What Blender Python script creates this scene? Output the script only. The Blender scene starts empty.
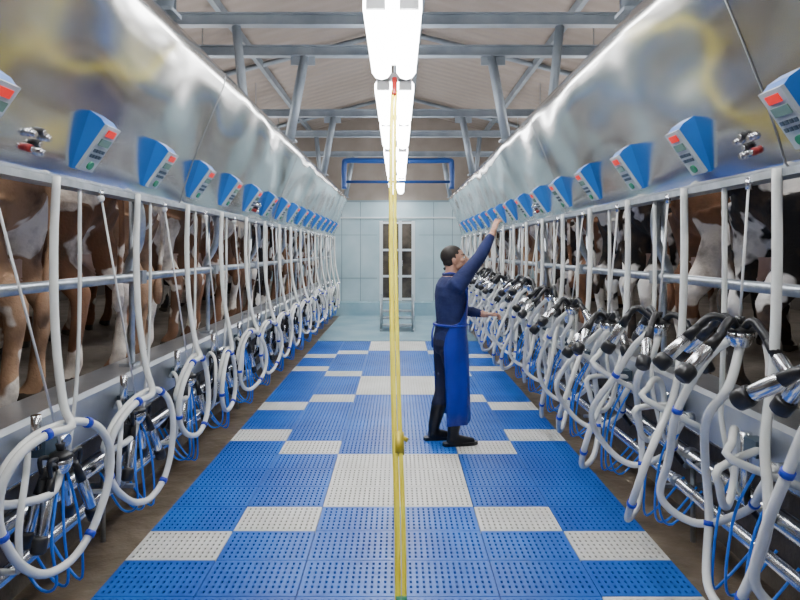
import bpy, bmesh, math, random
from mathutils import Vector, Matrix, noise
random.seed(7)
V=Vector
scene=bpy.context.scene

# ---------------------------------------------------------------- materials
def new_mat(name):
    m=bpy.data.materials.new(name); m.use_nodes=True
    nt=m.node_tree; b=nt.nodes['Principled BSDF']
    return m,nt,b
def mat(name,col,rough=.5,metal=0.,col2=None,nscale=5.,bump=0.,bscale=20.,trans=0.,spec=None,emit=None,es=0,detail=4,stretch=None,lo=.35,hi=.65,bdist=.05,bdetail=3):
    m,nt,b=new_mat(name)
    b.inputs['Base Color'].default_value=(*col,1)
    b.inputs['Roughness'].default_value=rough
    b.inputs['Metallic'].default_value=metal
    if trans: b.inputs['Transmission Weight'].default_value=trans
    if spec is not None: b.inputs['Specular IOR Level'].default_value=spec
    if emit:
        b.inputs['Emission Color'].default_value=(*emit,1); b.inputs['Emission Strength'].default_value=es
    if col2 or bump:
        tc=nt.nodes.new('ShaderNodeTexCoord'); mp=nt.nodes.new('ShaderNodeMapping')
        nt.links.new(tc.outputs['Object'],mp.inputs['Vector'])
        if stretch: mp.inputs['Scale'].default_value=stretch
    if col2:
        n=nt.nodes.new('ShaderNodeTexNoise'); n.inputs['Scale'].default_value=nscale; n.inputs['Detail'].default_value=detail
        nt.links.new(mp.outputs[0],n.inputs['Vector'])
        r=nt.nodes.new('ShaderNodeValToRGB'); r.color_ramp.elements[0].position=lo; r.color_ramp.elements[1].position=hi
        r.color_ramp.elements[0].color=(*col,1); r.color_ramp.elements[1].color=(*col2,1)
        nt.links.new(n.outputs[0],r.inputs[0]); nt.links.new(r.outputs[0],b.inputs['Base Color'])
    if bump:
        n=nt.nodes.new('ShaderNodeTexNoise'); n.inputs['Scale'].default_value=bscale; n.inputs['Detail'].default_value=bdetail
        nt.links.new(mp.outputs[0],n.inputs['Vector'])
        bp=nt.nodes.new('ShaderNodeBump'); bp.inputs['Strength'].default_value=bump; bp.inputs['Distance'].default_value=bdist
        nt.links.new(n.outputs[0],bp.inputs['Height']); nt.links.new(bp.outputs[0],b.inputs['Normal'])
    return m
M={}
M['hood']=mat('brushed_stainless',(.56,.55,.53),.17,1.,(.86,.86,.85),.9,bump=.85,bscale=1.15,stretch=(1,.8,1.3),bdist=.15,bdetail=1)
M['hoodseam']=mat('stainless_seam',(.35,.36,.37),.35,1.)
M['steel']=mat('steel',(.72,.73,.75),.20,1.)
M['galv']=mat('galvanised_steel',(.34,.38,.42),.38,.8,(.48,.52,.56),14.)
M['beam']=mat('galvanised_beam',(.19,.225,.265),.5,.2,(.28,.32,.365),3.)
M['curb']=mat('curb_steel',(.44,.47,.50),.34,.85,(.62,.65,.68),2.5,bump=.15,bscale=3)
M['concrete']=mat('wet_concrete',(.13,.095,.065),.38,0,(.24,.19,.135),3.5,bump=.25,bscale=12)
M['platform']=mat('platform_concrete',(.12,.10,.08),.6,0,(.21,.18,.15),3,bump=.2)
M['pale_floor']=mat('pale_wet_floor',(.24,.40,.48),.22,0,(.34,.49,.56),1.5)
M['blue_tile']=mat('blue_plastic',(.005,.090,.47),.36,0,(.010,.150,.63),1.6)
M['white_tile']=mat('white_plastic',(.72,.71,.66),.42,0,(.84,.83,.79),2.5)
M['hose']=mat('white_hose',(.70,.72,.69),.26,0,(.85,.86,.82),6.)
M['cord']=mat('white_cord',(.85,.85,.83),.6)
M['bluetube']=mat('blue_tube',(.02,.20,.85),.3)
M['blueclip']=mat('blue_clip',(.02,.05,.55),.35)
M['rubber']=mat('black_rubber',(.014,.014,.016),.36)
M['boxblue']=mat('blue_housing',(.008,.15,.55),.35)
M['face']=mat('panel_face',(.42,.47,.50),.4)
M['led']=mat('red_led',(.6,.02,.01),.4,emit=(1,.02,.01),es=.6)
M['lcd']=mat('lcd',(.16,.26,.20),.25)
M['btn']=mat('button_dark',(.05,.08,.11),.4)
M['green']=mat('green_knob',(.02,.24,.12),.4)
M['red']=mat('red_plastic',(.30,.012,.012),.4)
M['yellow']=mat('yellow_hose',(.93,.76,.02),.5,0,(.97,.86,.06),8)
M['brass']=mat('brass',(.60,.48,.04),.35,.3)
M['lamp']=mat('lamp_diffuser',(1,1,1),.5,emit=(.98,.99,1.),es=19.)
M['lamph']=mat('lamp_housing',(.85,.86,.86),.4)
M['endwall']=mat('pale_panel',(.36,.51,.57),.20,0,(.48,.62,.67),1.2)
M['joint']=mat('panel_joint',(.20,.28,.32),.5)
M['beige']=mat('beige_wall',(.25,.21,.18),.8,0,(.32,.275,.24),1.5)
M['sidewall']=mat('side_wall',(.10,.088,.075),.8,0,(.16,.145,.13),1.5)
M['frame']=mat('door_frame',(.66,.72,.74),.4)
M['glass']=mat('door_glass',(.04,.036,.03),.12,0,(.12,.10,.08),3)
M['bluepipe']=mat('blue_pipe',(.006,.055,.24),.4)
M['skin']=mat('skin',(.50,.27,.18),.5,0,(.56,.31,.21),12)
M['hair']=mat('dark_hair',(.02,.014,.010),.6)
M['shirt']=mat('navy_shirt',(.010,.018,.090),.8,0,(.018,.030,.13),6,bump=.3,bscale=14)
M['trouser']=mat('navy_trousers',(.008,.011,.04),.85,0,(.013,.020,.065),6)
M['apron']=mat('blue_apron',(.005,.018,.27),.33,0,(.010,.034,.42),3,bump=.3,bscale=7)
M['boot']=mat('black_boot',(.008,.008,.010),.33)
M['eye']=mat('eye_white',(.8,.8,.78),.2)
M['lip']=mat('lips',(.36,.12,.10),.5)
M['hoof']=mat('hoof',(.05,.04,.03),.6)
M['udder']=mat('udder_skin',(.62,.42,.35),.6,0,(.68,.52,.44),8)

def roof_mat():
    m,nt,b=new_mat('corrugated_roof')
    tc=nt.nodes.new('ShaderNodeTexCoord'); w=nt.nodes.new('ShaderNodeTexWave'); w.bands_direction='Y'
    w.inputs['Scale'].default_value=1.2
    nt.links.new(tc.outputs['Object'],w.inputs['Vector'])
    n=nt.nodes.new('ShaderNodeTexNoise'); n.inputs['Scale'].default_value=.9
    nt.links.new(tc.outputs['Object'],n.inputs['Vector'])
    r=nt.nodes.new('ShaderNodeValToRGB'); r.color_ramp.elements[0].color=(.22,.18,.155,1); r.color_ramp.elements[1].color=(.31,.26,.23,1)
    nt.links.new(n.outputs[0],r.inputs[0]); nt.links.new(r.outputs[0],b.inputs['Base Color'])
    bp=nt.nodes.new('ShaderNodeBump'); bp.inputs['Strength'].default_value=.35; bp.inputs['Distance'].default_value=.05
    nt.links.new(w.outputs[0],bp.inputs['Height']); nt.links.new(bp.outputs[0],b.inputs['Normal'])
    b.inputs['Roughness'].default_value=.75
    return m
M['roof']=roof_mat()

def cow_mat(name,base,patch,thr,scale=2.2):
    m,nt,b=new_mat(name)
    tc=nt.nodes.new('ShaderNodeTexCoord'); oi=nt.nodes.new('ShaderNodeObjectInfo')
    mul=nt.nodes.new('ShaderNodeMath'); mul.operation='MULTIPLY'; mul.inputs[1].default_value=40
    nt.links.new(oi.outputs['Random'],mul.inputs[0])
    add=nt.nodes.new('ShaderNodeVectorMath'); add.operation='ADD'
    nt.links.new(tc.outputs['Object'],add.inputs[0]); nt.links.new(mul.outputs[0],add.inputs[1])
    n=nt.nodes.new('ShaderNodeTexNoise'); n.inputs['Scale'].default_value=scale; n.inputs['Detail'].default_value=3
    nt.links.new(add.outputs[0],n.inputs['Vector'])
    r=nt.nodes.new('ShaderNodeValToRGB'); r.color_ramp.elements[0].position=thr; r.color_ramp.elements[1].position=thr+.02
    r.color_ramp.elements[0].color=(*base,1); r.color_ramp.elements[1].color=(*patch,1)
    nt.links.new(n.outputs[0],r.inputs[0])
    n2=nt.nodes.new('ShaderNodeTexNoise'); n2.inputs['Scale'].default_value=7; n2.inputs['Detail'].default_value=6
    nt.links.new(add.outputs[0],n2.inputs['Vector'])
    r2=nt.nodes.new('ShaderNodeValToRGB'); r2.color_ramp.elements[0].position=.46; r2.color_ramp.elements[1].position=.78
    nt.links.new(n2.outputs[0],r2.inputs[0])
    mx=nt.nodes.new('ShaderNodeMixRGB'); mx.inputs[2].default_value=(.11,.062,.035,1)
    nt.links.new(r2.outputs[0],mx.inputs[0]); nt.links.new(r.outputs[0],mx.inputs[1])
    nt.links.new(mx.outputs[0],b.inputs['Base Color'])
    n3=nt.nodes.new('ShaderNodeTexNoise'); n3.inputs['Scale'].default_value=60
    nt.links.new(tc.outputs['Object'],n3.inputs['Vector'])
    bp=nt.nodes.new('ShaderNodeBump'); bp.inputs['Strength'].default_value=.4; bp.inputs['Distance'].default_value=.01
    nt.links.new(n3.outputs[0],bp.inputs['Height']); nt.links.new(bp.outputs[0],b.inputs['Normal'])
    b.inputs['Roughness'].default_value=.85
    return m
COWM=[cow_mat('coat_holstein',(.84,.81,.77),(.018,.016,.016),.48,2.6),
      cow_mat('coat_red_pied',(.82,.74,.66),(.22,.10,.05),.45,2.4),
      cow_mat('coat_fawn',(.40,.24,.14),(.84,.78,.70),.55,2.4),
      cow_mat('coat_brown',(.17,.085,.048),(.82,.75,.66),.54,2.4)]

# ---------------------------------------------------------------- mesh builder
def spline(pts,k=6):
    P=[V(p) for p in pts]
    if len(P)<3: return P
    out=[]
    for i in range(len(P)-1):
        p0=P[max(i-1,0)];p1=P[i];p2=P[i+1];p3=P[min(i+2,len(P)-1)]
        for j in range(k):
            t=j/k
            out.append(.5*((2*p1)+(p2-p0)*t+(2*p0-5*p1+4*p2-p3)*t*t+(3*p1-p0-3*p2+p3)*t**3))
    out.append(P[-1]); return out
class MB:
    def __init__(s): s.v=[];s.f=[];s.m=[];s.sm=[];s.mats=[]
    def mi(s,name):
        if name not in s.mats: s.mats.append(name)
        return s.mats.index(name)
    def tube(s,pts,r,mat,n=8,caps=True,ell=None):
        pts=[V(p) for p in pts]; k=len(pts)
        R=r if isinstance(r,(list,tuple)) else [r]*k
        mi=s.mi(mat); base=len(s.v)
        T=[]
        for i in range(k):
            t=pts[min(i+1,k-1)]-pts[max(i-1,0)]
            T.append(t.normalized() if t.length>1e-9 else V((0,0,1)))
        a=V((0,0,1)) if abs(T[0].z)<.9 else V((1,0,0))
        N=(a-T[0]*a.dot(T[0])).normalized()
        for i in range(k):
            N=(N-T[i]*N.dot(T[i])); N=N.normalized() if N.length>1e-6 else V((1,0,0))
            B=T[i].cross(N)
            for j in range(n):
                an=2*math.pi*j/n
                s.v.append(pts[i]+(N*math.cos(an)+B*math.sin(an))*R[i])
        for i in range(k-1):
            for j in range(n):
                a0=base+i*n+j;a1=base+i*n+(j+1)%n
                s.f.append((a0,a1,a1+n,a0+n));s.m.append(mi);s.sm.append(True)
        if caps:
            s.f.append(tuple(base+j for j in range(n))[::-1]);s.m.append(mi);s.sm.append(False)
            s.f.append(tuple(base+(k-1)*n+j for j in range(n)));s.m.append(mi);s.sm.append(False)
    def box(s,c,d,mat,rot=None):
        c=V(c);mi=s.mi(mat);b=len(s.v)
        for x in(-1,1):
            for y in(-1,1):
                for z in(-1,1):
                    p=V((x*d[0]/2,y*d[1]/2,z*d[2]/2))
                    if rot: p=rot@p
                    s.v.append(c+p)
        for q in((0,1,3,2),(4,6,7,5),(0,4,5,1),(2,3,7,6),(0,2,6,4),(1,5,7,3)):
            s.f.append(tuple(b+i for i in q));s.m.append(mi);s.sm.append(False)
    def ball(s,c,r,mat,rot=None,nu=14,nv=9):
        c=V(c);mi=s.mi(mat);b=len(s.v)
        if not isinstance(r,(tuple,list)): r=(r,r,r)
        def add(p):
            if rot: p=rot@p
            s.v.append(c+p)
        add(V((0,0,-r[2])))
        for i in range(1,nv):
            ph=-math.pi/2+math.pi*i/nv
            for j in range(nu):
                th=2*math.pi*j/nu
                add(V((r[0]*math.cos(ph)*math.cos(th),r[1]*math.cos(ph)*math.sin(th),r[2]*math.sin(ph))))
        add(V((0,0,r[2])))
        top=len(s.v)-1
        for j in range(nu):
            s.f.append((b,b+1+(j+1)%nu,b+1+j));s.m.append(mi);s.sm.append(True)
            l=b+1+(nv-2)*nu
            s.f.append((top,l+j,l+(j+1)%nu));s.m.append(mi);s.sm.append(True)
        for i in range(nv-2):
            for j in range(nu):
                a=b+1+i*nu+j;a2=b+1+i*nu+(j+1)%nu
                s.f.append((a,a2,a2+nu,a+nu));s.m.append(mi);s.sm.append(True)
    def loft(s,rings,mat,smooth=True,close=True,caps=True):
        mi=s.mi(mat);b=len(s.v);n=len(rings[0])
        for r in rings:
            for p in r: s.v.append(V(p))
        for i in range(len(rings)-1):
            for j in range(n if close else n-1):
                a=b+i*n+j;a2=b+i*n+(j+1)%n
                s.f.append((a,a2,a2+n,a+n));s.m.append(mi);s.sm.append(smooth)
        if caps and close:
            s.f.append(tuple(b+j for j in range(n))[::-1]);s.m.append(mi);s.sm.append(False)
            s.f.append(tuple(b+(len(rings)-1)*n+j for j in range(n)));s.m.append(mi);s.sm.append(False)
    def mesh(s,name):
        me=bpy.data.meshes.new(name);me.from_pydata([tuple(p) for p in s.v],[],s.f)
        for k in s.mats: me.materials.append(M[k])
        me.polygons.foreach_set('material_index',s.m);me.polygons.foreach_set('use_smooth',s.sm)
        me.update();return me
    def obj(s,name,parent=None,fix=True):
        me=s.mesh(name)
        if fix:
            bm=bmesh.new();bm.from_mesh(me);bmesh.ops.recalc_face_normals(bm,faces=bm.faces);bm.to_mesh(me);bm.free()
        o=bpy.data.objects.new(name,me);scene.collection.objects.link(o)
        if parent:o.parent=parent
        return o

# ---------------------------------------------------------------- camera
cd=bpy.data.cameras.new('camera');cam=bpy.data.objects.new('camera',cd);scene.collection.objects.link(cam)
cam.location=(0,0,1.7);cam.rotation_euler=(math.radians(90),0,0)
cd.sensor_width=36;cd.lens=27;cd.shift_y=-50/800;cd.shift_x=2/800;cd.clip_start=.05
scene.camera=cam

Y0,Y1=-2.0,16.0
# ---------------------------------------------------------------- room
b=MB();b.box((0,(Y0+Y1)/2,-.12),(4.0,Y1-Y0,.2),'concrete');b.obj('floor')
b=MB();b.box((0,13.35,-.01),(3.0,4.3,.03),'pale_floor');b.obj('floor_pit_end')
b=MB();b.box((0,15.75,.165),(3.6,.5,.35),'pale_floor');b.obj('floor_landing')
for sg,nm in((-1,'left'),(1,'right')):
    b=MB();b.box((sg*3.65,(Y0+Y1)/2,.79),(3.7,Y1-Y0,.16),'platform');b.obj('floor_platform_'+nm)
    b=MB();b.box((sg*1.95,(Y0+Y1)/2,.345),(.1,Y1-Y0,.73),'platform');b.obj('wall_pit_'+nm)
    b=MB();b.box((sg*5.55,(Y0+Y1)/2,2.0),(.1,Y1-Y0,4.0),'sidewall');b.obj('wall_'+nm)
b=MB()
dx0,dx1,dz0,dz1=-.50,.46,.34,2.48
for (xa,xb,za,zb,m_) in((-5.5,dx0,-.02,3.0,'endwall'),(dx1,5.5,-.02,3.0,'endwall'),(dx0,dx1,dz1,3.0,'endwall'),(dx0,dx1,-.02,dz0,'endwall')):
    b.box(((xa+xb)/2,Y1+.05,(za+zb)/2),(xb-xa,.1,zb-za),m_)
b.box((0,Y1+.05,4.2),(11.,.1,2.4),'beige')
for x in(-1.5,-1.0,.95,1.45): b.box((x,Y1-.003,1.6),(.02,.01,2.8),'joint')
for z in(.95,2.1): 
    b.box((-1.2,Y1-.003,z),(1.3,.01,.015),'joint');b.box((1.2,Y1-.003,z),(1.3,.01,.015),'joint')
b.box((0,Y1-.01,3.0),(11,.03,.05),'joint')
b.box((0,Y1-.02,2.56),(11,.04,.04),'frame')
b.obj('wall_back')
b=MB();b.box((0,Y0-.05,2.7),(11.,.1,5.4),'beige');b.obj('wall_front')
b=MB()
g=.004
b.box(((dx0+dx1)/2,Y1+.06,(dz0+dz1)/2),(dx1-dx0-2*g,.02,dz1-dz0-2*g),'glass')
for x in(dx0+.05,-.10,.06,dx1-.05): b.box((x,Y1+.03,(dz0+dz1)/2),(.09,.08,dz1-dz0-2*g),'frame')
for z in(dz0+.05,1.0,1.7,dz1-.05): b.box(((dx0+dx1)/2,Y1+.035,z),(dx1-dx0-2*g,.06,.06),'frame')
b.box((.12,Y1-.03,1.35),(.02,.04,.16),'steel')
b.obj('door_1')
b=MB()
for sg in(-1,1):
    b.loft([[ (0,Y0-.1,5.5),(sg*5.6,Y0-.1,4.0),(sg*5.6,Y0-.1,4.08),(0,Y0-.1,5.58)],[(0,Y1+.1,5.5),(sg*5.6,Y1+.1,4.0),(sg*5.6,Y1+.1,4.08),(0,Y1+.1,5.58)]],'roof',smooth=False)
b.obj('ceiling')
b=MB()
for sg in(-1,1):
    for x_ in(.35,2.3,4.2):
        x=sg*x_;z=5.5-abs(x)*1.5/5.6-.07
        b.box((x,(Y0+Y1)/2,z),(.07,Y1-Y0,.12),'beam')
b.obj('roof_purlins')
for y in(3.2,6.0,6.95,10.1,11.9,14.4):
    b=MB()
    zc=4.0
    b.box((0,y,zc+.055),(10.9,.10,.014),'beam');b.box((0,y,zc-.055),(10.9,.10,.014),'beam');b.box((0,y,zc),(10.9,.012,.11),'beam')
    for sg in(-1,1):
        if y!=6.0 and y!=11.9:
            b.tube([(sg*1.08,y,zc-.05),(sg*1.26,y,2.96)],.055,'beam',n=4)
            b.box((sg*1.10,y,zc-.09),(.28,.02,.14),'beam'); b.box((sg*1.27,y,2.965),(.18,.14,.02),'beam')
            b.tube([(sg*5.3,y,zc+.05),(0,y,5.40)],.045,'beam',n=4)
            b.tube([(sg*2.6,y,zc+.06),(sg*2.6,y,4.70)],.03,'beam',n=4)
        else:
            b.tube([(sg*1.62,y,zc-.05),(sg*1.52,y,2.97)],.045,'beam',n=4)
        b.tube([(sg*5.4,y,.87),(sg*5.4,y,zc)],.06,'beam',n=4)
    b.obj('roof_truss')
b=MB();yb=12.5
b.tube(spline([(-1.12,yb,2.97),(-1.12,yb,3.48),(-1.05,yb,3.56),(-.6,yb,3.56),(.6,yb,3.56),(1.05,yb,3.56),(1.12,yb,3.48),(1.12,yb,2.97)],6),.055,'bluepipe',n=10)
b.tube([(-1.12,yb,3.12),(1.12,yb,3.12)],.03,'bluepipe')
b.obj('blue_pipe_frame')

# ---------------------------------------------------------------- lamps
def lamp(x,y,z,L=1.42,W=.20):
    b=MB()
    b.box((x,y,z+.10),(.14,L,.05),'lamph')
    for dx in(-.105,.105):
        b.tube([(x+dx,y-L/2+.03,z),(x+dx,y+L/2-.03,z)],.086,'lamp',n=10)
        for s_ in(-1,1): b.box((x+dx,y+s_*(L/2-.015),z+.03),(.12,.03,.13),'lamph')
    for s_ in(-1,1): b.box((x,y+s_*(L/2-.015),z+.07),(.30,.03,.05),'lamph')
    top=5.45-abs(x)*1.5/5.6
    for yy in(y-L/3,y+L/3): b.tube([(x,yy,z+.11),(x,yy,top)],.006,'galv',n=5)
    return b.obj('fluorescent_or_fill_lamp')
for yc in(1.0,2.75,4.45,6.35,8.0,9.9,11.55,13.45,15.0): lamp(-.035,yc,3.24)
for sg in(-1,1):
    for yc in(1.5,4.5,7.5,10.5,13.5): lamp(sg*2.6,yc,3.3)  # side rows are added fill lamps that brighten the cows, unlike the central row

# ---------------------------------------------------------------- hoods
HP=[(1.52,2.02),(1.475,2.00),(1.455,2.03),(1.43,2.12),(1.37,2.30),(1.29,2.50),(1.215,2.68),(1.165,2.80),(1.155,2.86),(1.175,2.905),(1.23,2.94),(1.40,2.95),(1.64,2.95),(1.64,2.05)]
def hood_x(z):
    for i in range(2,8):
        if HP[i][1]<=z<=HP[i+1][1]:
            t=(z-HP[i][1])/(HP[i+1][1]-HP[i][1]);return HP[i][0]+t*(HP[i+1][0]-HP[i][0])
for sg,nm in((-1,'l'),(1,'r')):
    b=MB();ys=[-1.5+ i*.37 for i in range(42)]
    b.loft([[(sg*x,y,z) for x,z in HP] for y in ys],'hood')
    for k in range(0,6):
        y=1.05+2.96*k+(0 if sg<0 else 1.2)
        if y>13.5: continue
        b.loft([[(sg*(x-.003),yy,z) for x,z in HP[1:10]]+[(sg*(x+.01),yy,z) for x,z in HP[1:10]][::-1] for yy in(y,y+.009)],'hoodseam')
    b.box((sg*1.50,6.1,1.995),(.10,15.1,.03),'galv')
    o=b.obj('stainless_hood')

# ---------------------------------------------------------------- control panels
def panel(sg,y):
    b=MB()
    zt,zb=2.265,2.075
    y0,y1=y-.060,y+.060
    xb_=hood_x(2.08)-.012;xt=hood_x(2.27)-.085
    def prof(yy):
        return [(sg*(xb_+.03),yy,zb-.01),(sg*xb_,yy,zb-.015),(sg*xt,yy,zt-.01),(sg*(xt+.02),yy,zt+.02),(sg*(hood_x(2.33)+.02),yy,zt+.065)]
    b.loft([prof(y0),prof(y1)],'boxblue',smooth=False)
    p0=V((sg*(xb_-.002),0,zb-.01));p1=V((sg*(xt-.002),0,zt-.008))
    up=(p1-p0);L=up.length;up.normalize();nrm=V((0,1,0)).cross(up)
    if nrm.x*sg>0:nrm=-nrm
    rot=Matrix.Identity(3)
    rot.col[0]=nrm;rot.col[1]=V((0,1,0));rot.col[2]=up
    def F(u,v,d,sz,m):
        c=p0+up*(v*L)+V((0,y+u,0))+nrm*d
        b.box(c,sz,m,rot)
    F(0,.5,.006,(.016,.122,L*1.0),'face')
    F(0,.86,.016,(.006,.07,.032),'led')
    F(0,.65,.016,(.006,.09,.035),'lcd')
    for i in range(4):
        for j in range(2): F(-.038+i*.025,.46-j*.12,.016,(.006,.016,.016),'btn')
    c=p0+up*(.14*L)+V((0,y,0))+nrm*.012
    b.tube([c,c+nrm*.012],.020,'green',n=12)
    return b.obj('milk_meter_panel')
LY=[1.98+.735*i for i in range(-1,16)]
RY=[2.075+.75*i for i in range(-1,15)]
for y in LY: panel(-1,y)
for y in RY: panel(1,y)
for sg,y in((-1,2.36),(1,2.44),(-1,6.05),(1,6.2)):
    b=MB()
    for (u,v,m_) in((-.05,.03,'steel'),(0,.045,'rubber'),(.05,.03,'steel'),(-.04,-.025,'red'),(.04,-.03,'steel'),(0,-.0,'rubber')):
        z=2.125+v
        x=hood_x(z)
        b.tube([(sg*(x+.01),y+u,z),(sg*(x-.018),y+u,z-.008)],.016,m_,n=10)
        b.tube([(sg*(x-.018),y+u,z-.008),(sg*(x-.026),y+u,z-.010)],.011,'steel',n=8)
    b.obj('valve_knob_group')

# ---------------------------------------------------------------- rails, curb, pipes
for sg in(-1,1):
    b=MB();Ye=14.3
    h=1.535
    b.tube([(sg*1.60,-1.5,h),(sg*1.60,Ye,h)],.026,'galv',n=12)
    k=0;y=-.95
    while y<Ye:
        b.tube(spline([(sg*1.55,y,2.05),(sg*1.50,y,1.92),(sg*1.53,y+.06,1.75),(sg*1.64,y+.16,1.60),(sg*1.66,y+.18,1.50)],4),.028,'galv',n=8)
        b.box((sg*1.60,y+.18,1.535),(.10,.06,.08),'galv')
        b.tube([(sg*1.645,y+.22,2.03),(sg*1.645,y+.22,.88)],.018,'galv',n=10)
        b.box((sg*1.66,y+.22,.995),(.09,.09,.02),'galv')
        y+=1.48
    b.obj('stall_rail')
    b=MB()
    prof=[(1.80,.985),(1.58,.985),(1.555,.965),(1.575,.74),(1.62,.71),(1.63,.73),(1.60,.75),(1.585,.95),(1.80,.955)]
    b.loft([[(sg*x,y,z) for x,z in prof] for y in(-1.5,14.4)],'curb',smooth=False)
    y=-.7
    while y<14.3:
        b.box((sg*1.57,y,.85),(.02,.05,.22),'galv');y+=1.48
    b.obj('curb_sheet')
    b=MB()
    b.tube([(sg*1.70,-1.5,.50),(sg*1.70,14.2,.50)],.05,'steel',n=14)
    b.tube([(sg*1.62,-1.5,.36),(sg*1.62,14.2,.36)],.033,'steel',n=12)
    b.tube([(sg*1.80,-1.5,.62),(sg*1.80,14.2,.62)],.03,'steel',n=10)
    y=-1
    while y<14:
        for xx,zz,rr in((1.70,.50,.056),(1.62,.36,.039)): b.tube([(sg*xx,y,zz),(sg*xx,y+.05,zz)],rr,'galv',n=14)
        b.box((sg*1.79,y+.1,.43),(.20,.03,.03),'galv');b.box((sg*1.72,y+.1,.31),(.33,.03,.02),'galv');b.tube([(sg*1.74,y+.1,-.02),(sg*1.74,y+.1,.45)],.016,'galv',n=6)
        y+=1.48
    b.obj('milk_pipeline')

# ---------------------------------------------------------------- milking clusters
def cup(b,p,d,L=.15,s=1.):
    p=V(p);d=V(d).normalized()
    b.tube([p,p+d*.02,p+d*.05,p+d*.06,p+d*(.06+L),p+d*(.065+L)],[.015*s,.019*s,.022*s,.027*s,.027*s,.024*s],'steel',n=12)
    q=p+d*(.065+L)
    b.tube([q,q+d*.012,q+d*.055,q+d*.065],[.031*s,.035*s,.034*s,.022*s],'rubber',n=12)
    b.tube([p-d*.05,p,p+d*.05],[.015*s,.020*s,.024*s],'rubber',n=8)
def claw(b,c,up=V((0,0,1)),rad=.058):
    c=V(c)
    b.tube([c-up*.055,c-up*.045,c-up*.01,c+up*.012],[.02,.04,rad,rad],'steel',n=16)
    b.tube([c+up*.012,c+up*.016,c+up*.03,c+up*.045],[rad,rad*1.08,rad*.9,.02],'rubber',n=16)
    b.tube([c+up*.04,c+up*.075],[.014,.02],'rubber',n=10)
def blueclips(b,pts,idx,r):
    for i in idx:
        i=max(1,min(len(pts)-2,i))
        t=(pts[i+1]-pts[i-1]).normalized()
        b.tube([pts[i]-t*.011,pts[i]+t*.011],r+.005,'blueclip',n=10)
def left_unit(y,k):
    b=MB();rn=random.Random(100+k);sg=-1
    r=.0170
    C=V((sg*(1.46+rn.uniform(-.02,.02)),y+.20,.80+rn.uniform(-.03,.03)))
    b.tube([(sg*1.44,y-.25,1.99),(sg*1.44,y-.25,1.955)],.012,'steel')
    b.ball((sg*1.44,y-.25,1.95),.018,'cord',nu=8,nv=6)
    b.tube([(sg*1.44,y-.25,1.96),C+V((0,0,.07))],.0055,'cord',n=5)
    claw(b,C,rad=.05)
    for j in range(4):
        an=j*math.pi/2+.5+rn.uniform(-.3,.3)
        o=V((math.cos(an)*.055,math.sin(an)*.10,0))
        top=C+o+V((0,0,-.035))
        d=V((math.cos(an)*.15,math.sin(an)*.40,-1+rn.uniform(0,.3)))
        pm=C+V((math.cos(an)*.04,math.sin(an)*.04,.02))
        b.tube(spline([pm,C+o*1.1+V((0,0,.03)),top+V((0,0,0))],4),.010,'rubber',n=6)
        cup(b,top-V((0,0,.03)),d,.13,.88)
    a=math.radians(84+rn.uniform(-14,10));d=V((math.cos(a),math.sin(a),0))
    R=.248+rn.uniform(-.035,.015);ctr=V((sg*1.315,y-.0,.70+rn.uniform(-.04,.04)))
    pts=[V((sg*1.44,y+.16,2.01)),V((sg*1.44,y+.14,1.7)),V((sg*(1.41),y+.10,1.35)),V((sg*1.35,y+.05,1.08))]
    turns=1.25;N=18
    st=math.radians(100)
    for i in range(N+1):
        t=i/N;an=st-t*turns*2*math.pi
        rr=R*(1+.06*math.sin(3*an+k))
        pts.append(ctr+d*math.cos(an)*rr*-1+V((0,0,math.sin(an)*rr*1.08))+V((-.05*t+.0,.06*t-.02,0)))
    pts.append(C+V((.02,-.12,-.10)));pts.append(C+V((0,0,-.05)))
    sp=spline(pts,4);b.tube(sp,r,'hose',n=10)
    blueclips(b,sp,[20,34,52,70],r)
    # inner return hose
    pts=[V((sg*1.62,y+.02,.42)),V((sg*1.50,y-.02,.44)),V((sg*1.42,y-.12,.52)),V((sg*1.39,y-.17,.68)),V((sg*1.42,y-.08,.84)),V((sg*1.50,y+.06,.88)),V((sg*1.545,y+.12,.84))]
    sp=spline(pts,5);b.tube(sp,.013,'hose',n=8)
    p2=[V((sg*1.47,y+.40,2.0)),V((sg*1.47,y+.40,1.5)),V((sg*1.47,y+.38,1.15)),V((sg*1.47,y+.34,.92)),V((sg*1.50,y+.34,.72)),V((sg*1.60,y+.38,.54))]
    sp=spline(p2,5);b.tube(sp,.009,'hose',n=8)
    for j in range(3):
        yy=y+.1+.09*j+rn.uniform(-.03,.03)
        sp=spline([C+V((0,.02*j,-.04)),V((sg*1.42,yy,.52)),V((sg*1.43,yy+.05,.30-.04*j)),V((sg*1.55,yy+.12,.25)),V((sg*1.66,yy+.1,.46))],5)
        b.tube(sp,.0065,'bluetube',n=6)
    b.box((sg*1.52,y+.20,.86),(.07,.09,.07),'btn');b.tube([(sg*1.49,y+.10,.88),(sg*1.49,y+.10,1.02)],.020,'steel',n=10)
    b.tube([(sg*1.56,y+.3,.86),(sg*1.46,y+.28,.86)],.027,'steel',n=12)
    b.tube([(sg*1.60,y+.12,.5),(sg*1.49,y+.12,.62),(sg*1.47,y+.12,.75)],.018,'rubber',n=8)
    return b.obj('milking_cluster')
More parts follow.
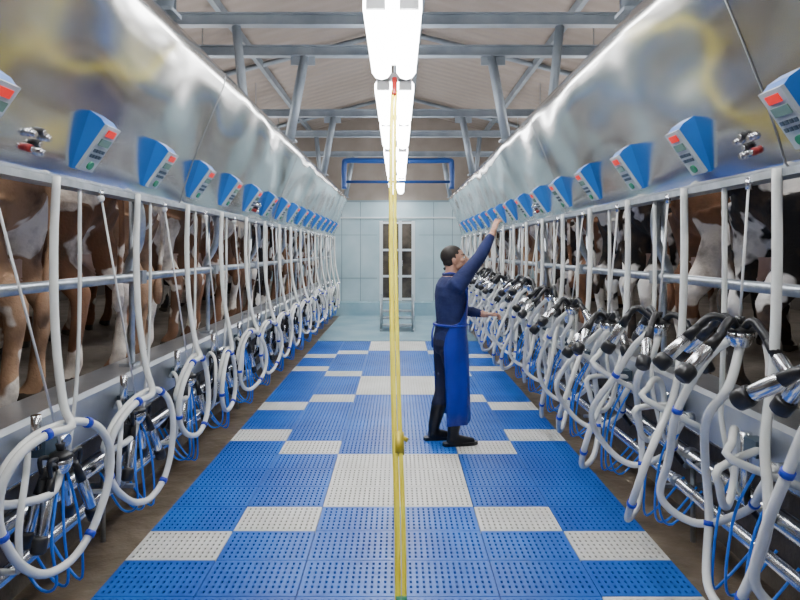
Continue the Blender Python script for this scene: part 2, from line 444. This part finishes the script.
def right_unit(y,k):
    b=MB();rn=random.Random(500+k);sg=1
    r=.0185
    C=V((sg*(1.40+rn.uniform(-.05,.03)),y+.12,1.27+rn.uniform(-.09,.09)))
    b.tube([(sg*1.45,y+.12,2.0),(sg*1.45,y+.12,1.95)],.014,'steel')
    b.tube([(sg*1.45,y+.12,1.97),C+V((0,0,.07))],.0055,'cord',n=5)
    claw(b,C,rad=.055)
    for j in range(4):
        an=math.radians([100,165,215,285][j]+rn.uniform(-26,26))
        o=V((math.cos(an)*.11,math.sin(an)*.13,0))
        pk=C+o+V((0,0,.035+rn.uniform(-.01,.06)))
        d=V((math.cos(an)*rn.uniform(.3,.9),math.sin(an)*rn.uniform(.3,.9),-1+rn.uniform(0,.7))).normalized()
        top=pk+V((math.cos(an)*.04,math.sin(an)*.04,-.04))
        b.tube(spline([C+V((math.cos(an)*.03,math.sin(an)*.03,.03)),C+o*.6+V((0,0,.065)),pk,top],4),.0175,'rubber',n=8)
        cup(b,top+d*.02,d,.095,1.03)
    w=rn.uniform(-.07,.07);u=rn.uniform(-.08,.08)
    pts=[V((1.44,y-.08,2.01)),V((1.44,y-.08,1.6)),V((1.42,y-.09,1.25)),V((1.37,y-.12,.98)),V((1.26+w,y-.22,.72)),V((1.20+w,y-.18,.48+u)),V((1.24+w,y+.0,.30+u)),V((1.32,y+.20,.30+u)),V((1.40,y+.34,.52)),V((1.36,y+.30,.80)),V((1.30,y+.16,1.0)),V((1.35,y+.09,1.14)),C+V((0,0,-.05))]
    sp=spline(pts,6);b.tube(sp,r,'hose',n=10);blueclips(b,sp,[31,47],r)
    pts=[C+V((-.02,.04,-.03)),C+V((-.10,.08,-.12)),V((1.22,y+.26,1.0)),V((1.17+w,y+.36,.76)),V((1.22,y+.42,.55)),V((1.36,y+.36,.46)),V((1.50,y+.22,.58)),V((1.46,y+.05,.74)),V((1.50,y+.02,.84))]
    sp=spline(pts,6);b.tube(sp,.0175,'hose',n=10);blueclips(b,sp,[12,38],.0175)
    a=math.radians(60+rn.uniform(-20,20));d=V((math.cos(a),math.sin(a),0));ctr=V((1.34,y+.02,.86+rn.uniform(-.06,.06)));R=.17+rn.uniform(-.03,.03)
    pts=[V((1.54,y-.1,.80))]+[ctr+d*math.cos(2.6-i*.42)*R+V((0,0,math.sin(2.6-i*.42)*R*1.1))+V((0,.006*i,0)) for i in range(15)]+[V((1.50,y+.15,.86)),V((1.54,y+.18,.84))]
    sp=spline(pts,3);b.tube(sp,.0160,'hose',n=10)
    p2=[V((1.48,y+.36,2.0)),V((1.48,y+.36,1.5)),V((1.47,y+.36,1.1)),V((1.46,y+.34,.90)),V((1.52,y+.30,.62)),V((1.66,y+.3,.52))]
    sp=spline(p2,5);b.tube(sp,.012,'hose',n=8)
    for j in range(3):
        yy=y+.02+.1*j+rn.uniform(-.03,.03)
        sp=spline([V((1.50,yy,.80)),V((1.40,yy,.60)),V((1.38,yy+.03,.34-.05*j)),V((1.48,yy+.10,.22)),V((1.64,yy+.1,.40))],5)
        b.tube(sp,.0065,'bluetube',n=6)
    b.box((1.53,y+.20,.86),(.06,.09,.07),'btn')
    b.tube([(1.55,y+.05,.82),(1.48,y+.05,.82)],.027,'steel',n=12)
    b.tube([(1.53,y+.28,.66),(1.53,y+.28,.90)],.025,'steel',n=12)
    b.tube([(1.60,y+.28,.5),(1.54,y+.28,.58),(1.53,y+.28,.68)],.016,'rubber',n=8)
    return b.obj('milking_cluster')
for k in range(-1,15):
    left_unit(2.37+.79*k,k)
for k in range(-1,16):
    right_unit(2.36+.74*k,k)

# ---------------------------------------------------------------- slatted floor mats
def mats():
    b=MB();cw=.493;rh=.3385
    ybase=1.7*600*.003846
    whites=set()
    for p in range(-1,3):
        o=9*p
        for r in(0,1,2):
            whites.add((o+r,2));whites.add((o+r,3))
        for c in(1,4): whites.add((o-1,c));whites.add((o+3,c))
        for c in(0,5): whites.add((o-2,c));whites.add((o+4,c))
    whites.discard((-5,0));whites.discard((-5,5));whites.add((-4,5))
    v=b.v;f=b.f;mm=b.m;bi=b.mi('blue_tile');wi=b.mi('white_tile')
    nx,ny=14,7
    for row in range(-12,21):
        for c in range(6):
            x0=(c-3)*cw+.003;y0=ybase+row*rh+.003;w=cw-.006;h=rh-.006
            mi=wi if (row,c) in whites else bi
            bx=.012
            cx=(w-2*bx)/nx;cy=(h-2*bx)/ny
            def quad(a,bb,cc,d):
                n=len(v);v.extend([a,bb,cc,d]);f.append((n,n+1,n+2,n+3));mm.append(mi)
            X0,X1,Y0_,Y1_=x0,x0+w,y0,y0+h;z=.022;zb=.0
            for (xa,ya,xb,yb) in((X0,Y0_,X1,Y0_+bx),(X0,Y1_-bx,X1,Y1_),(X0,Y0_+bx,X0+bx,Y1_-bx),(X1-bx,Y0_+bx,X1,Y1_-bx)):
                quad((xa,ya,z),(xb,ya,z),(xb,yb,z),(xa,yb,z))
            quad((X0,Y0_,zb),(X1,Y0_,zb),(X1,Y0_,z),(X0,Y0_,z))
            quad((X0,Y1_,zb),(X0,Y0_,zb),(X0,Y0_,z),(X0,Y1_,z))
            quad((X1,Y0_,zb),(X1,Y1_,zb),(X1,Y1_,z),(X1,Y0_,z))
            quad((X1,Y1_,zb),(X0,Y1_,zb),(X0,Y1_,z),(X1,Y1_,z))
            for i in range(nx):
                for j in range(ny):
                    xa=X0+bx+i*cx;ya=Y0_+bx+j*cy;xb=xa+cx;yb=ya+cy
                    hx=cx*.31;hy=cy*.24
                    n=len(v)
                    v.extend([(xa,ya,z),(xb,ya,z),(xb,yb,z),(xa,yb,z),(xa+hx,ya+hy,z),(xb-hx,ya+hy,z),(xb-hx,yb-hy,z),(xa+hx,yb-hy,z),
                              (xa+hx,ya+hy,.008),(xb-hx,ya+hy,.008),(xb-hx,yb-hy,.008),(xa+hx,yb-hy,.008)])
                    for q in((0,1,5,4),(1,2,6,5),(2,3,7,6),(3,0,4,7),(4,5,9,8),(5,6,10,9),(6,7,11,10),(7,4,8,11)):
                        f.append(tuple(n+t for t in q));mm.append(mi)
    b.sm=[False]*len(f)
    b.obj('slatted_floor_mat',fix=False)
mats()
# ---------------------------------------------------------------- steel steps
b=MB()
for i,(yy,zz) in enumerate(((12.6,.12),(12.9,.24),(13.2,.36))):
    b.box((-.02,yy,zz),(.62,.28,.03),'galv')
for sx in(-.36,.32):
    b.tube([(sx,12.45,.02),(sx,13.35,.38)],.025,'galv',n=6)
    b.tube([(sx,13.35,.005),(sx,13.35,.70)],.022,'galv')
    b.tube([(sx,12.5,.005),(sx,12.5,.52),(sx,13.35,.70)],.022,'galv')
b.obj('steel_steps')

# ---------------------------------------------------------------- yellow hose
b=MB()
for dx,r in((-.014,.015),(.015,.012)):
    pts=[(dx-.03,5.28,3.10),(dx-.04,5.1,2.85),(dx-.04,4.6,2.35),(dx-.03,3.9,1.62),(dx-.012,3.3,.95),(dx+.01,2.90,.40),(dx+.014,2.72,.06)]
    b.tube(spline(pts,8),r,'yellow',n=10)
b.tube([(-.03,5.30,3.22),(-.03,5.29,3.12),(-.035,5.24,3.05)],.022,'red',n=10)
b.tube([(.002,3.15,.74),(.004,3.08,.65)],.030,'brass',n=10)
b.tube([(.03,3.13,.72),(.05,3.12,.71)],.012,'brass',n=8)
b.tube([(.015,2.74,.12),(.015,2.71,.03)],.026,'green',n=10)
b.obj('yellow_wash_hose')

# ---------------------------------------------------------------- voxel remesh helper
def remesh(b,name,vox,smooth=2):
    o=b.obj(name+'_tmp')
    md=o.modifiers.new('r','REMESH');md.mode='VOXEL';md.voxel_size=vox;md.use_smooth_shade=True
    if smooth:
        s=o.modifiers.new('s','SMOOTH');s.iterations=smooth;s.factor=.5
    dg=bpy.context.evaluated_depsgraph_get();dg.update()
    me=bpy.data.meshes.new_from_object(o.evaluated_get(dg))
    bpy.data.objects.remove(o,do_unlink=True)
    me.name=name;me.materials.clear()
    return me
def ring(x,zc,ry,rz,yc=0,n=18):
    return [(x,yc+ry*math.cos(2*math.pi*j/n),zc+rz*math.sin(2*math.pi*j/n)) for j in range(n)]

# ---------------------------------------------------------------- cows
def cow_mesh(var):
    b=MB();w=[1,.96,1.03,1][var]
    secs=[(.0,1.25,.06,.07),(.04,1.22,.15,.16),(.14,1.18,.23,.22),(.30,1.15,.265,.26),(.5,1.08,.27,.30),(.8,1.02,.325,.37),(1.1,1.01,.325,.38),(1.35,1.05,.27,.34),(1.5,1.12,.2,.27),(1.6,1.15,.1,.15)]
    b.loft([ring(x,z,ry*w,rz) for x,z,ry,rz in secs],'skin')
    for s in(-1,1):
        b.ball((.36,s*.21,1.34),(.09,.06,.06),'skin');b.ball((.05,s*.12,1.30),(.05,.045,.05),'skin')
        sh=[0,.05,-.04,.02][var]*s
        b.tube(spline([(.24,s*.15,1.12),(.27,s*.19,.92),(.20+sh,s*.20,.74),(.06+sh,s*.195,.55),(.075+sh,s*.19,.42),(.10+sh,s*.185,.26),(.105+sh,s*.185,.13),(.13+sh,s*.185,.07)],1),[.20,.155,.105,.064,.047,.041,.05,.048],'skin',n=14)
        b.tube([(.12+sh,s*.185,.10),(.15+sh,s*.185,.045),(.16+sh,s*.185,.004)],[.045,.06,.066],'skin',n=12)
        b.ball((.40,s*.2,.86),(.13,.09,.14),'skin')
        b.tube([(1.32,s*.16,1.0),(1.36,s*.2,.78),(1.37,s*.19,.60),(1.35,s*.19,.45),(1.36,s*.19,.27),(1.37,s*.19,.13),(1.40,s*.19,.06),(1.41,s*.19,.004)],[.16,.095,.06,.056,.037,.047,.055,.062],'skin',n=12)
        b.ball((1.94,s*.19,1.50),(.035,.11,.05),'skin',rot=Matrix.Rotation(s*-.3,3,'X'))
        b.tube([(1.97,s*.07,1.57),(2.0,s*.15,1.63),(2.02,s*.17,1.70)],[.03,.022,.012],'skin',n=8)
    b.tube([(1.35,0,1.14),(1.6,0,1.26),(1.85,0,1.40),(1.95,0,1.45)],[.26,.19,.135,.12],'skin',n=16)
    b.tube([(1.90,0,1.48),(2.02,0,1.44),(2.16,0,1.34),(2.30,0,1.22),(2.37,0,1.17)],[.10,.125,.105,.075,.065],'skin',n=14)
    b.ball((2.36,0,1.18),(.06,.085,.06),'skin')
    b.tube(spline([(.03,0,1.36),(-.03,0,1.30),(-.05,.01,1.1),(-.045,.02*(var-1),.85),(-.03,.04*(var-1),.62)],3),.024,'skin',n=8)
    b.ball((-.025,.045*(var-1),.54),(.04,.045,.12),'skin')
    b.ball((.42,0,.76),(.20,.155,.17),'skin')
    for sx in(.34,.50):
        for s in(-1,1): b.tube([(sx,s*.07,.66),(sx,s*.08,.55)],[.022,.014],'skin',n=8)
    me=remesh(b,'cow_body',.022,3)
    me.materials.append(COWM[var]);me.materials.append(M['hoof']);me.materials.append(M['udder'])
    for p in me.polygons:
        c=p.center;k=0
        if c.z<.06:k=1
        elif (abs(c.x-.42)<.24 and abs(c.y)<.15 and .5<c.z<.80):k=2
        p.material_index=k;p.use_smooth=True
    return me
cows=[cow_mesh(i) for i in range(4)]
for me in cows:
    bm=bmesh.new();bm.from_mesh(me)
    for s in(-1,1):
        r=bmesh.ops.create_uvsphere(bm,u_segments=8,v_segments=6,radius=.02,matrix=Matrix.Translation((2.06,s*.105,1.44)))
        for v in r['verts']:
            for f in v.link_faces:f.material_index=1
    bm.to_mesh(me);bm.free()
rc=random.Random(3)
for sg in(-1,1):
    for k in range(-2,16):
        y=(2.35 if sg<0 else 2.5)+.74*k
        o=bpy.data.objects.new('dairy_cow',cows[rc.choice([0,1,1,2,3,3] if sg<0 else [0,0,1,0,2,3])]);scene.collection.objects.link(o)
        o.location=(sg*(1.80+rc.uniform(0,.05)),y,.871);o.rotation_euler=(0,0,(math.pi if sg<0 else 0)+rc.uniform(-.02,.02))
        s=rc.uniform(.96,1.0);o.scale=(s,s*.98,s)
for sg in(-1,1):
    b=MB()
    for h in(1.35,1.9): b.tube([(sg*4.6,-1.5,h),(sg*4.6,14.4,h)],.03,'galv')
    for i in range(9): b.tube([(sg*4.6,-1.0+i*1.9,.865),(sg*4.6,-1.0+i*1.9,1.95)],.03,'galv')
    b.obj('breast_rail')

# ---------------------------------------------------------------- worker
person=bpy.data.objects.new('milking_worker',None);scene.collection.objects.link(person)
O=V((.455,5.24,0));th=math.radians(12)
Fv=V((math.cos(th),math.sin(th),0));Sv=V((math.sin(th),-math.cos(th),0))
def P(f,s,z):return O+Fv*f+Sv*s+V((0,0,z))
def pring(f,z,rf,rs,s=0,n=20,tilt=0):
    return [P(f+rf*math.cos(2*math.pi*j/n),s+rs*math.sin(2*math.pi*j/n),z+tilt*math.cos(2*math.pi*j/n)) for j in range(n)]
zf=.022
b=MB()
b.loft([pring(-.02,.80,.10,.13),pring(-.02,.88,.135,.175),pring(-.01,.98,.125,.165),pring(0,1.08,.118,.155),pring(.0,1.2,.128,.17),pring(0,1.31,.132,.19),pring(-.005,1.39,.115,.19),pring(-.005,1.44,.09,.15),pring(.0,1.475,.068,.09)],'skin')
b.tube([P(0,0,1.42),P(.012,0,1.50),P(.025,0,1.58)],[.075,.058,.055],'skin',n=14)
Sh=P(.01,.18,1.405);El=V((.70,5.14,1.64));Wr=V((.825,5.235,1.845))
b.tube([P(0,.08,1.37),Sh,Sh.lerp(El,.5),El,El.lerp(Wr,.35),El.lerp(Wr,.8),Wr],[.09,.082,.066,.056,.054,.040,.031],'skin',n=14)
ShL=P(.01,-.18,1.405);ElL=V((.60,5.48,1.15));WrL=V((.78,5.42,1.12))
b.tube([P(0,-.08,1.37),ShL,ShL.lerp(ElL,.5),ElL,ElL.lerp(WrL,.35),ElL.lerp(WrL,.85),WrL],[.09,.075,.058,.05,.048,.036,.031],'skin',n=14)
KR=P(.05,.095,.50);AR=P(.0,.09,.12+zf)
KL=P(-.03,-.10,.50);AL=P(-.12,-.10,.12+zf)
for K,A,s in((KR,AR,1),(KL,AL,-1)):
    H=P(-.02,s*.09,.86)
    b.tube([H,H.lerp(K,.5),K,K.lerp(A,.3),K.lerp(A,.45),A,V((A.x,A.y,.06+zf))],[.105,.09,.066,.066,.07,.052,.05],'skin',n=14)
    b.tube([A+V((0,0,-.06))-Fv*.045,A+V((0,0,-.075))+Fv*.03,A+V((0,0,-.092))+Fv*.12,A+V((0,0,-.095))+Fv*.19],[.05,.05,.043,.03],'skin',n=14)
me=remesh(b,'body',.010,3)
for m_ in('shirt','trouser','boot','skin'):me.materials.append(M[m_])
for p in me.polygons:
    c=p.center;k=0
    if c.z<.34:k=2
    elif c.z<.93:k=1
    if c.z>1.47 and (c-P(.01,0,c.z)).length<.10:k=3
    if (c-Wr).length<.045 or (c-WrL).length<.045:k=3
    p.material_index=k;p.use_smooth=True
body=bpy.data.objects.new('body',me);scene.collection.objects.link(body);body.parent=person
b=MB()
for A in(AR,AL):
    rg=[]
    out=[(-.10,0),(-.085,.035),(0,.04),(.10,.05),(.18,.045),(.225,.02),(.23,-.0),(.21,-.03),(.17,-.045),(.08,-.043),(0,-.038),(-.085,-.035)]
    for z in(zf+.001,zf+.028):
        rg.append([V((A.x,A.y,z))+Fv*(f_*.96)+Sv*s_ for f_,s_ in out])
    b.loft(rg,'boot',smooth=False)
b.obj('boot_soles',person)
b=MB()
def arow(z,f0,rf,rs,half,fold=0,n=36,off=0):
    row=[]
    for j in range(n+1):
        a=-half+2*half*j/n
        w=1+fold*math.sin(a*7+z*3)+fold*.5*math.sin(a*13+1)
        row.append(P(f0+rf*w*math.cos(a),rs*w*math.sin(a),z))
    return row
r_=math.radians
rows=[arow(1.36,.0,.145,.205,r_(38)),arow(1.28,.0,.150,.205,r_(44)),arow(1.18,.0,.145,.19,r_(52)),arow(1.09,.0,.137,.177,r_(75)),arow(1.05,-.0,.137,.177,r_(112)),arow(.98,-.01,.150,.185,r_(120),.012),arow(.88,-.015,.165,.200,r_(124),.022),arow(.70,-.01,.170,.200,r_(122),.034),arow(.50,-.01,.172,.200,r_(118),.042),arow(.34,-.01,.175,.203,r_(116),.046),arow(.22,-.01,.178,.205,r_(114),.05)]
b.loft(rows,'apron',close=False)
o=b.obj('apron',person);sd=o.modifiers.new('sol','SOLIDIFY');sd.thickness=.004;sd.offset=1
b=MB()
b.tube([P(.14*math.cos(t)-.0,.182*math.sin(t),1.055) for t in [2*math.pi*i/24 for i in range(25)]],.011,'apron',n=6)
for s in(-1,1): b.tube(spline([P(.125,s*.11,1.36),P(.09,s*.10,1.45),P(.0,s*.075,1.50),P(-.06,s*.02,1.49)],4),.009,'apron',n=6)
b.tube(spline([P(-.14,0,1.055),P(-.17,.03,.98),P(-.17,.04,.86)],4),.008,'apron',n=6)
b.tube([P(.008+.066*math.cos(t),.070*math.sin(t),1.485+.0*math.cos(t)) for t in [2*math.pi*i/20 for i in range(21)]],.013,'shirt',n=8)
b.obj('apron_ties_and_collar',person)
# head
hc=P(.045,0,1.615)
yaw=math.radians(-16);pitch=math.radians(-14)
HR=Matrix.Rotation(yaw,3,'Z')@Matrix.Rotation(pitch,3,'Y')
b=MB()
b.ball((-.012,0,.030),(.098,.076,.090),'skin',nu=20,nv=14)
b.ball((.035,0,-.045),(.060,.056,.070),'skin',nu=16,nv=12)
b.ball((.065,0,-.088),(.028,.030,.024),'skin')
b.ball((.010,0,-.065),(.062,.060,.045),'skin')
b.tube([(.088,0,.012),(.104,0,-.018),(.112,0,-.034)],[.010,.013,.016],'skin',n=8)
b.ball((.072,0,.025),(.024,.055,.011),'skin')
b.ball((.088,0,-.062),(.014,.024,.012),'skin')
for s in(-1,1):
    b.ball((.058,s*.040,-.022),(.026,.022,.020),'skin')
    b.ball((-.012,s*.080,-.008),(.020,.010,.032),'skin')
b.ball((-.022,0,.046),(.100,.083,.088),'skin',nu=20,nv=14)
b.ball((-.050,0,-.005),(.062,.072,.065),'skin')
me=remesh(b,'head',.0045,2)
for m_ in('skin','hair','lip'):me.materials.append(M[m_])
for p in me.polygons:
    c=p.center
    k=1 if (c.z>.075 and c.x<.075) or (c.x<.045 and c.z>.045) or (c.x<-.028 and c.z>-.055-(c.x+.03)*.4) or (c.x<.012 and c.z>.012) else 0
    if abs(c.y)>.083 and -.04<c.z<.02:k=0
    if c.x>.085 and abs(c.z+.062)<.007:k=2
    if .045<c.x and abs(c.z-.030)<.006 and .014<abs(c.y)<.05:k=1
    p.material_index=k;p.use_smooth=True
ho=bpy.data.objects.new('head',me);scene.collection.objects.link(ho);ho.parent=person
ho.matrix_world=Matrix.Translation(hc)@(Matrix.Rotation(th,4,'Z')@HR.to_4x4())
b=MB()
for s in(-1,1):
    b.ball((.079,s*.033,.003),(.010,.013,.009),'eye');b.ball((.088,s*.033,.003),(.003,.006,.006),'hair')
eo=b.obj('eyes',person);eo.matrix_world=ho.matrix_world.copy()
# hands
def hand(name,wr,dirn,normal,thumb_sign,curl):
    x=dirn.normalized();z=(normal-x*normal.dot(x)).normalized();y=z.cross(x)
    R=Matrix.Identity(3);R.col[0]=x;R.col[1]=y;R.col[2]=z
    b=MB()
    b.tube([(-.03,0,0),(0,0,0),(.02,0,0)],[.028,.027,.027],'skin',n=12)
    b.ball((.045,0,0),(.052,.040,.016),'skin');b.ball((.070,0,0),(.026,.042,.014),'skin')
    for i,(yy,L) in enumerate(((.032,.070),(.011,.080),(-.011,.075),(-.031,.058))):
        a=curl[i];p=V((.078,yy*thumb_sign,0));pts=[V((.055,yy*.8*thumb_sign,0)),p];ang=0
        for j,fr in enumerate((.45,.30,.25)):
            ang+=a*(.6+.5*j)
            p=p+V((math.cos(ang),(yy*3)*.12*thumb_sign,-math.sin(ang)))*L*fr;pts.append(p)
        b.tube(pts,[.010,.0098,.0092,.0085,.0068],'skin',n=10)
        b.ball(pts[-1],.0068,'skin',nu=8,nv=6)
    t=thumb_sign
    pts=[V((.018,.020*t,-.004)),V((.040,.046*t,-.012)),V((.062,.062*t,-.020)),V((.082,.066*t,-.026))]
    b.tube(pts,[.016,.0135,.011,.008],'skin',n=10);b.ball(pts[-1],.008,'skin',nu=8,nv=6)
    me=remesh(b,name,.0035,1);me.materials.append(M['skin'])
    for p in me.polygons:p.use_smooth=True
    o=bpy.data.objects.new(name,me);scene.collection.objects.link(o);o.parent=person
    o.matrix_world=Matrix.Translation(wr)@R.to_4x4()
hand('hand_right',Wr+(Wr-El).normalized()*.015,V((.30,.35,.85)),V((-.7,-.3,.5)),1,[.10,.25,.35,.45])
hand('hand_left',WrL+(WrL-ElL).normalized()*.015,V((1,-.1,.05)),V((0,.3,1)),-1,[.5,.55,.6,.65])

# ---------------------------------------------------------------- world
w=bpy.data.worlds.new('world');scene.world=w;w.use_nodes=True
w.node_tree.nodes['Background'].inputs[0].default_value=(.7,.8,1,1);w.node_tree.nodes['Background'].inputs[1].default_value=.6
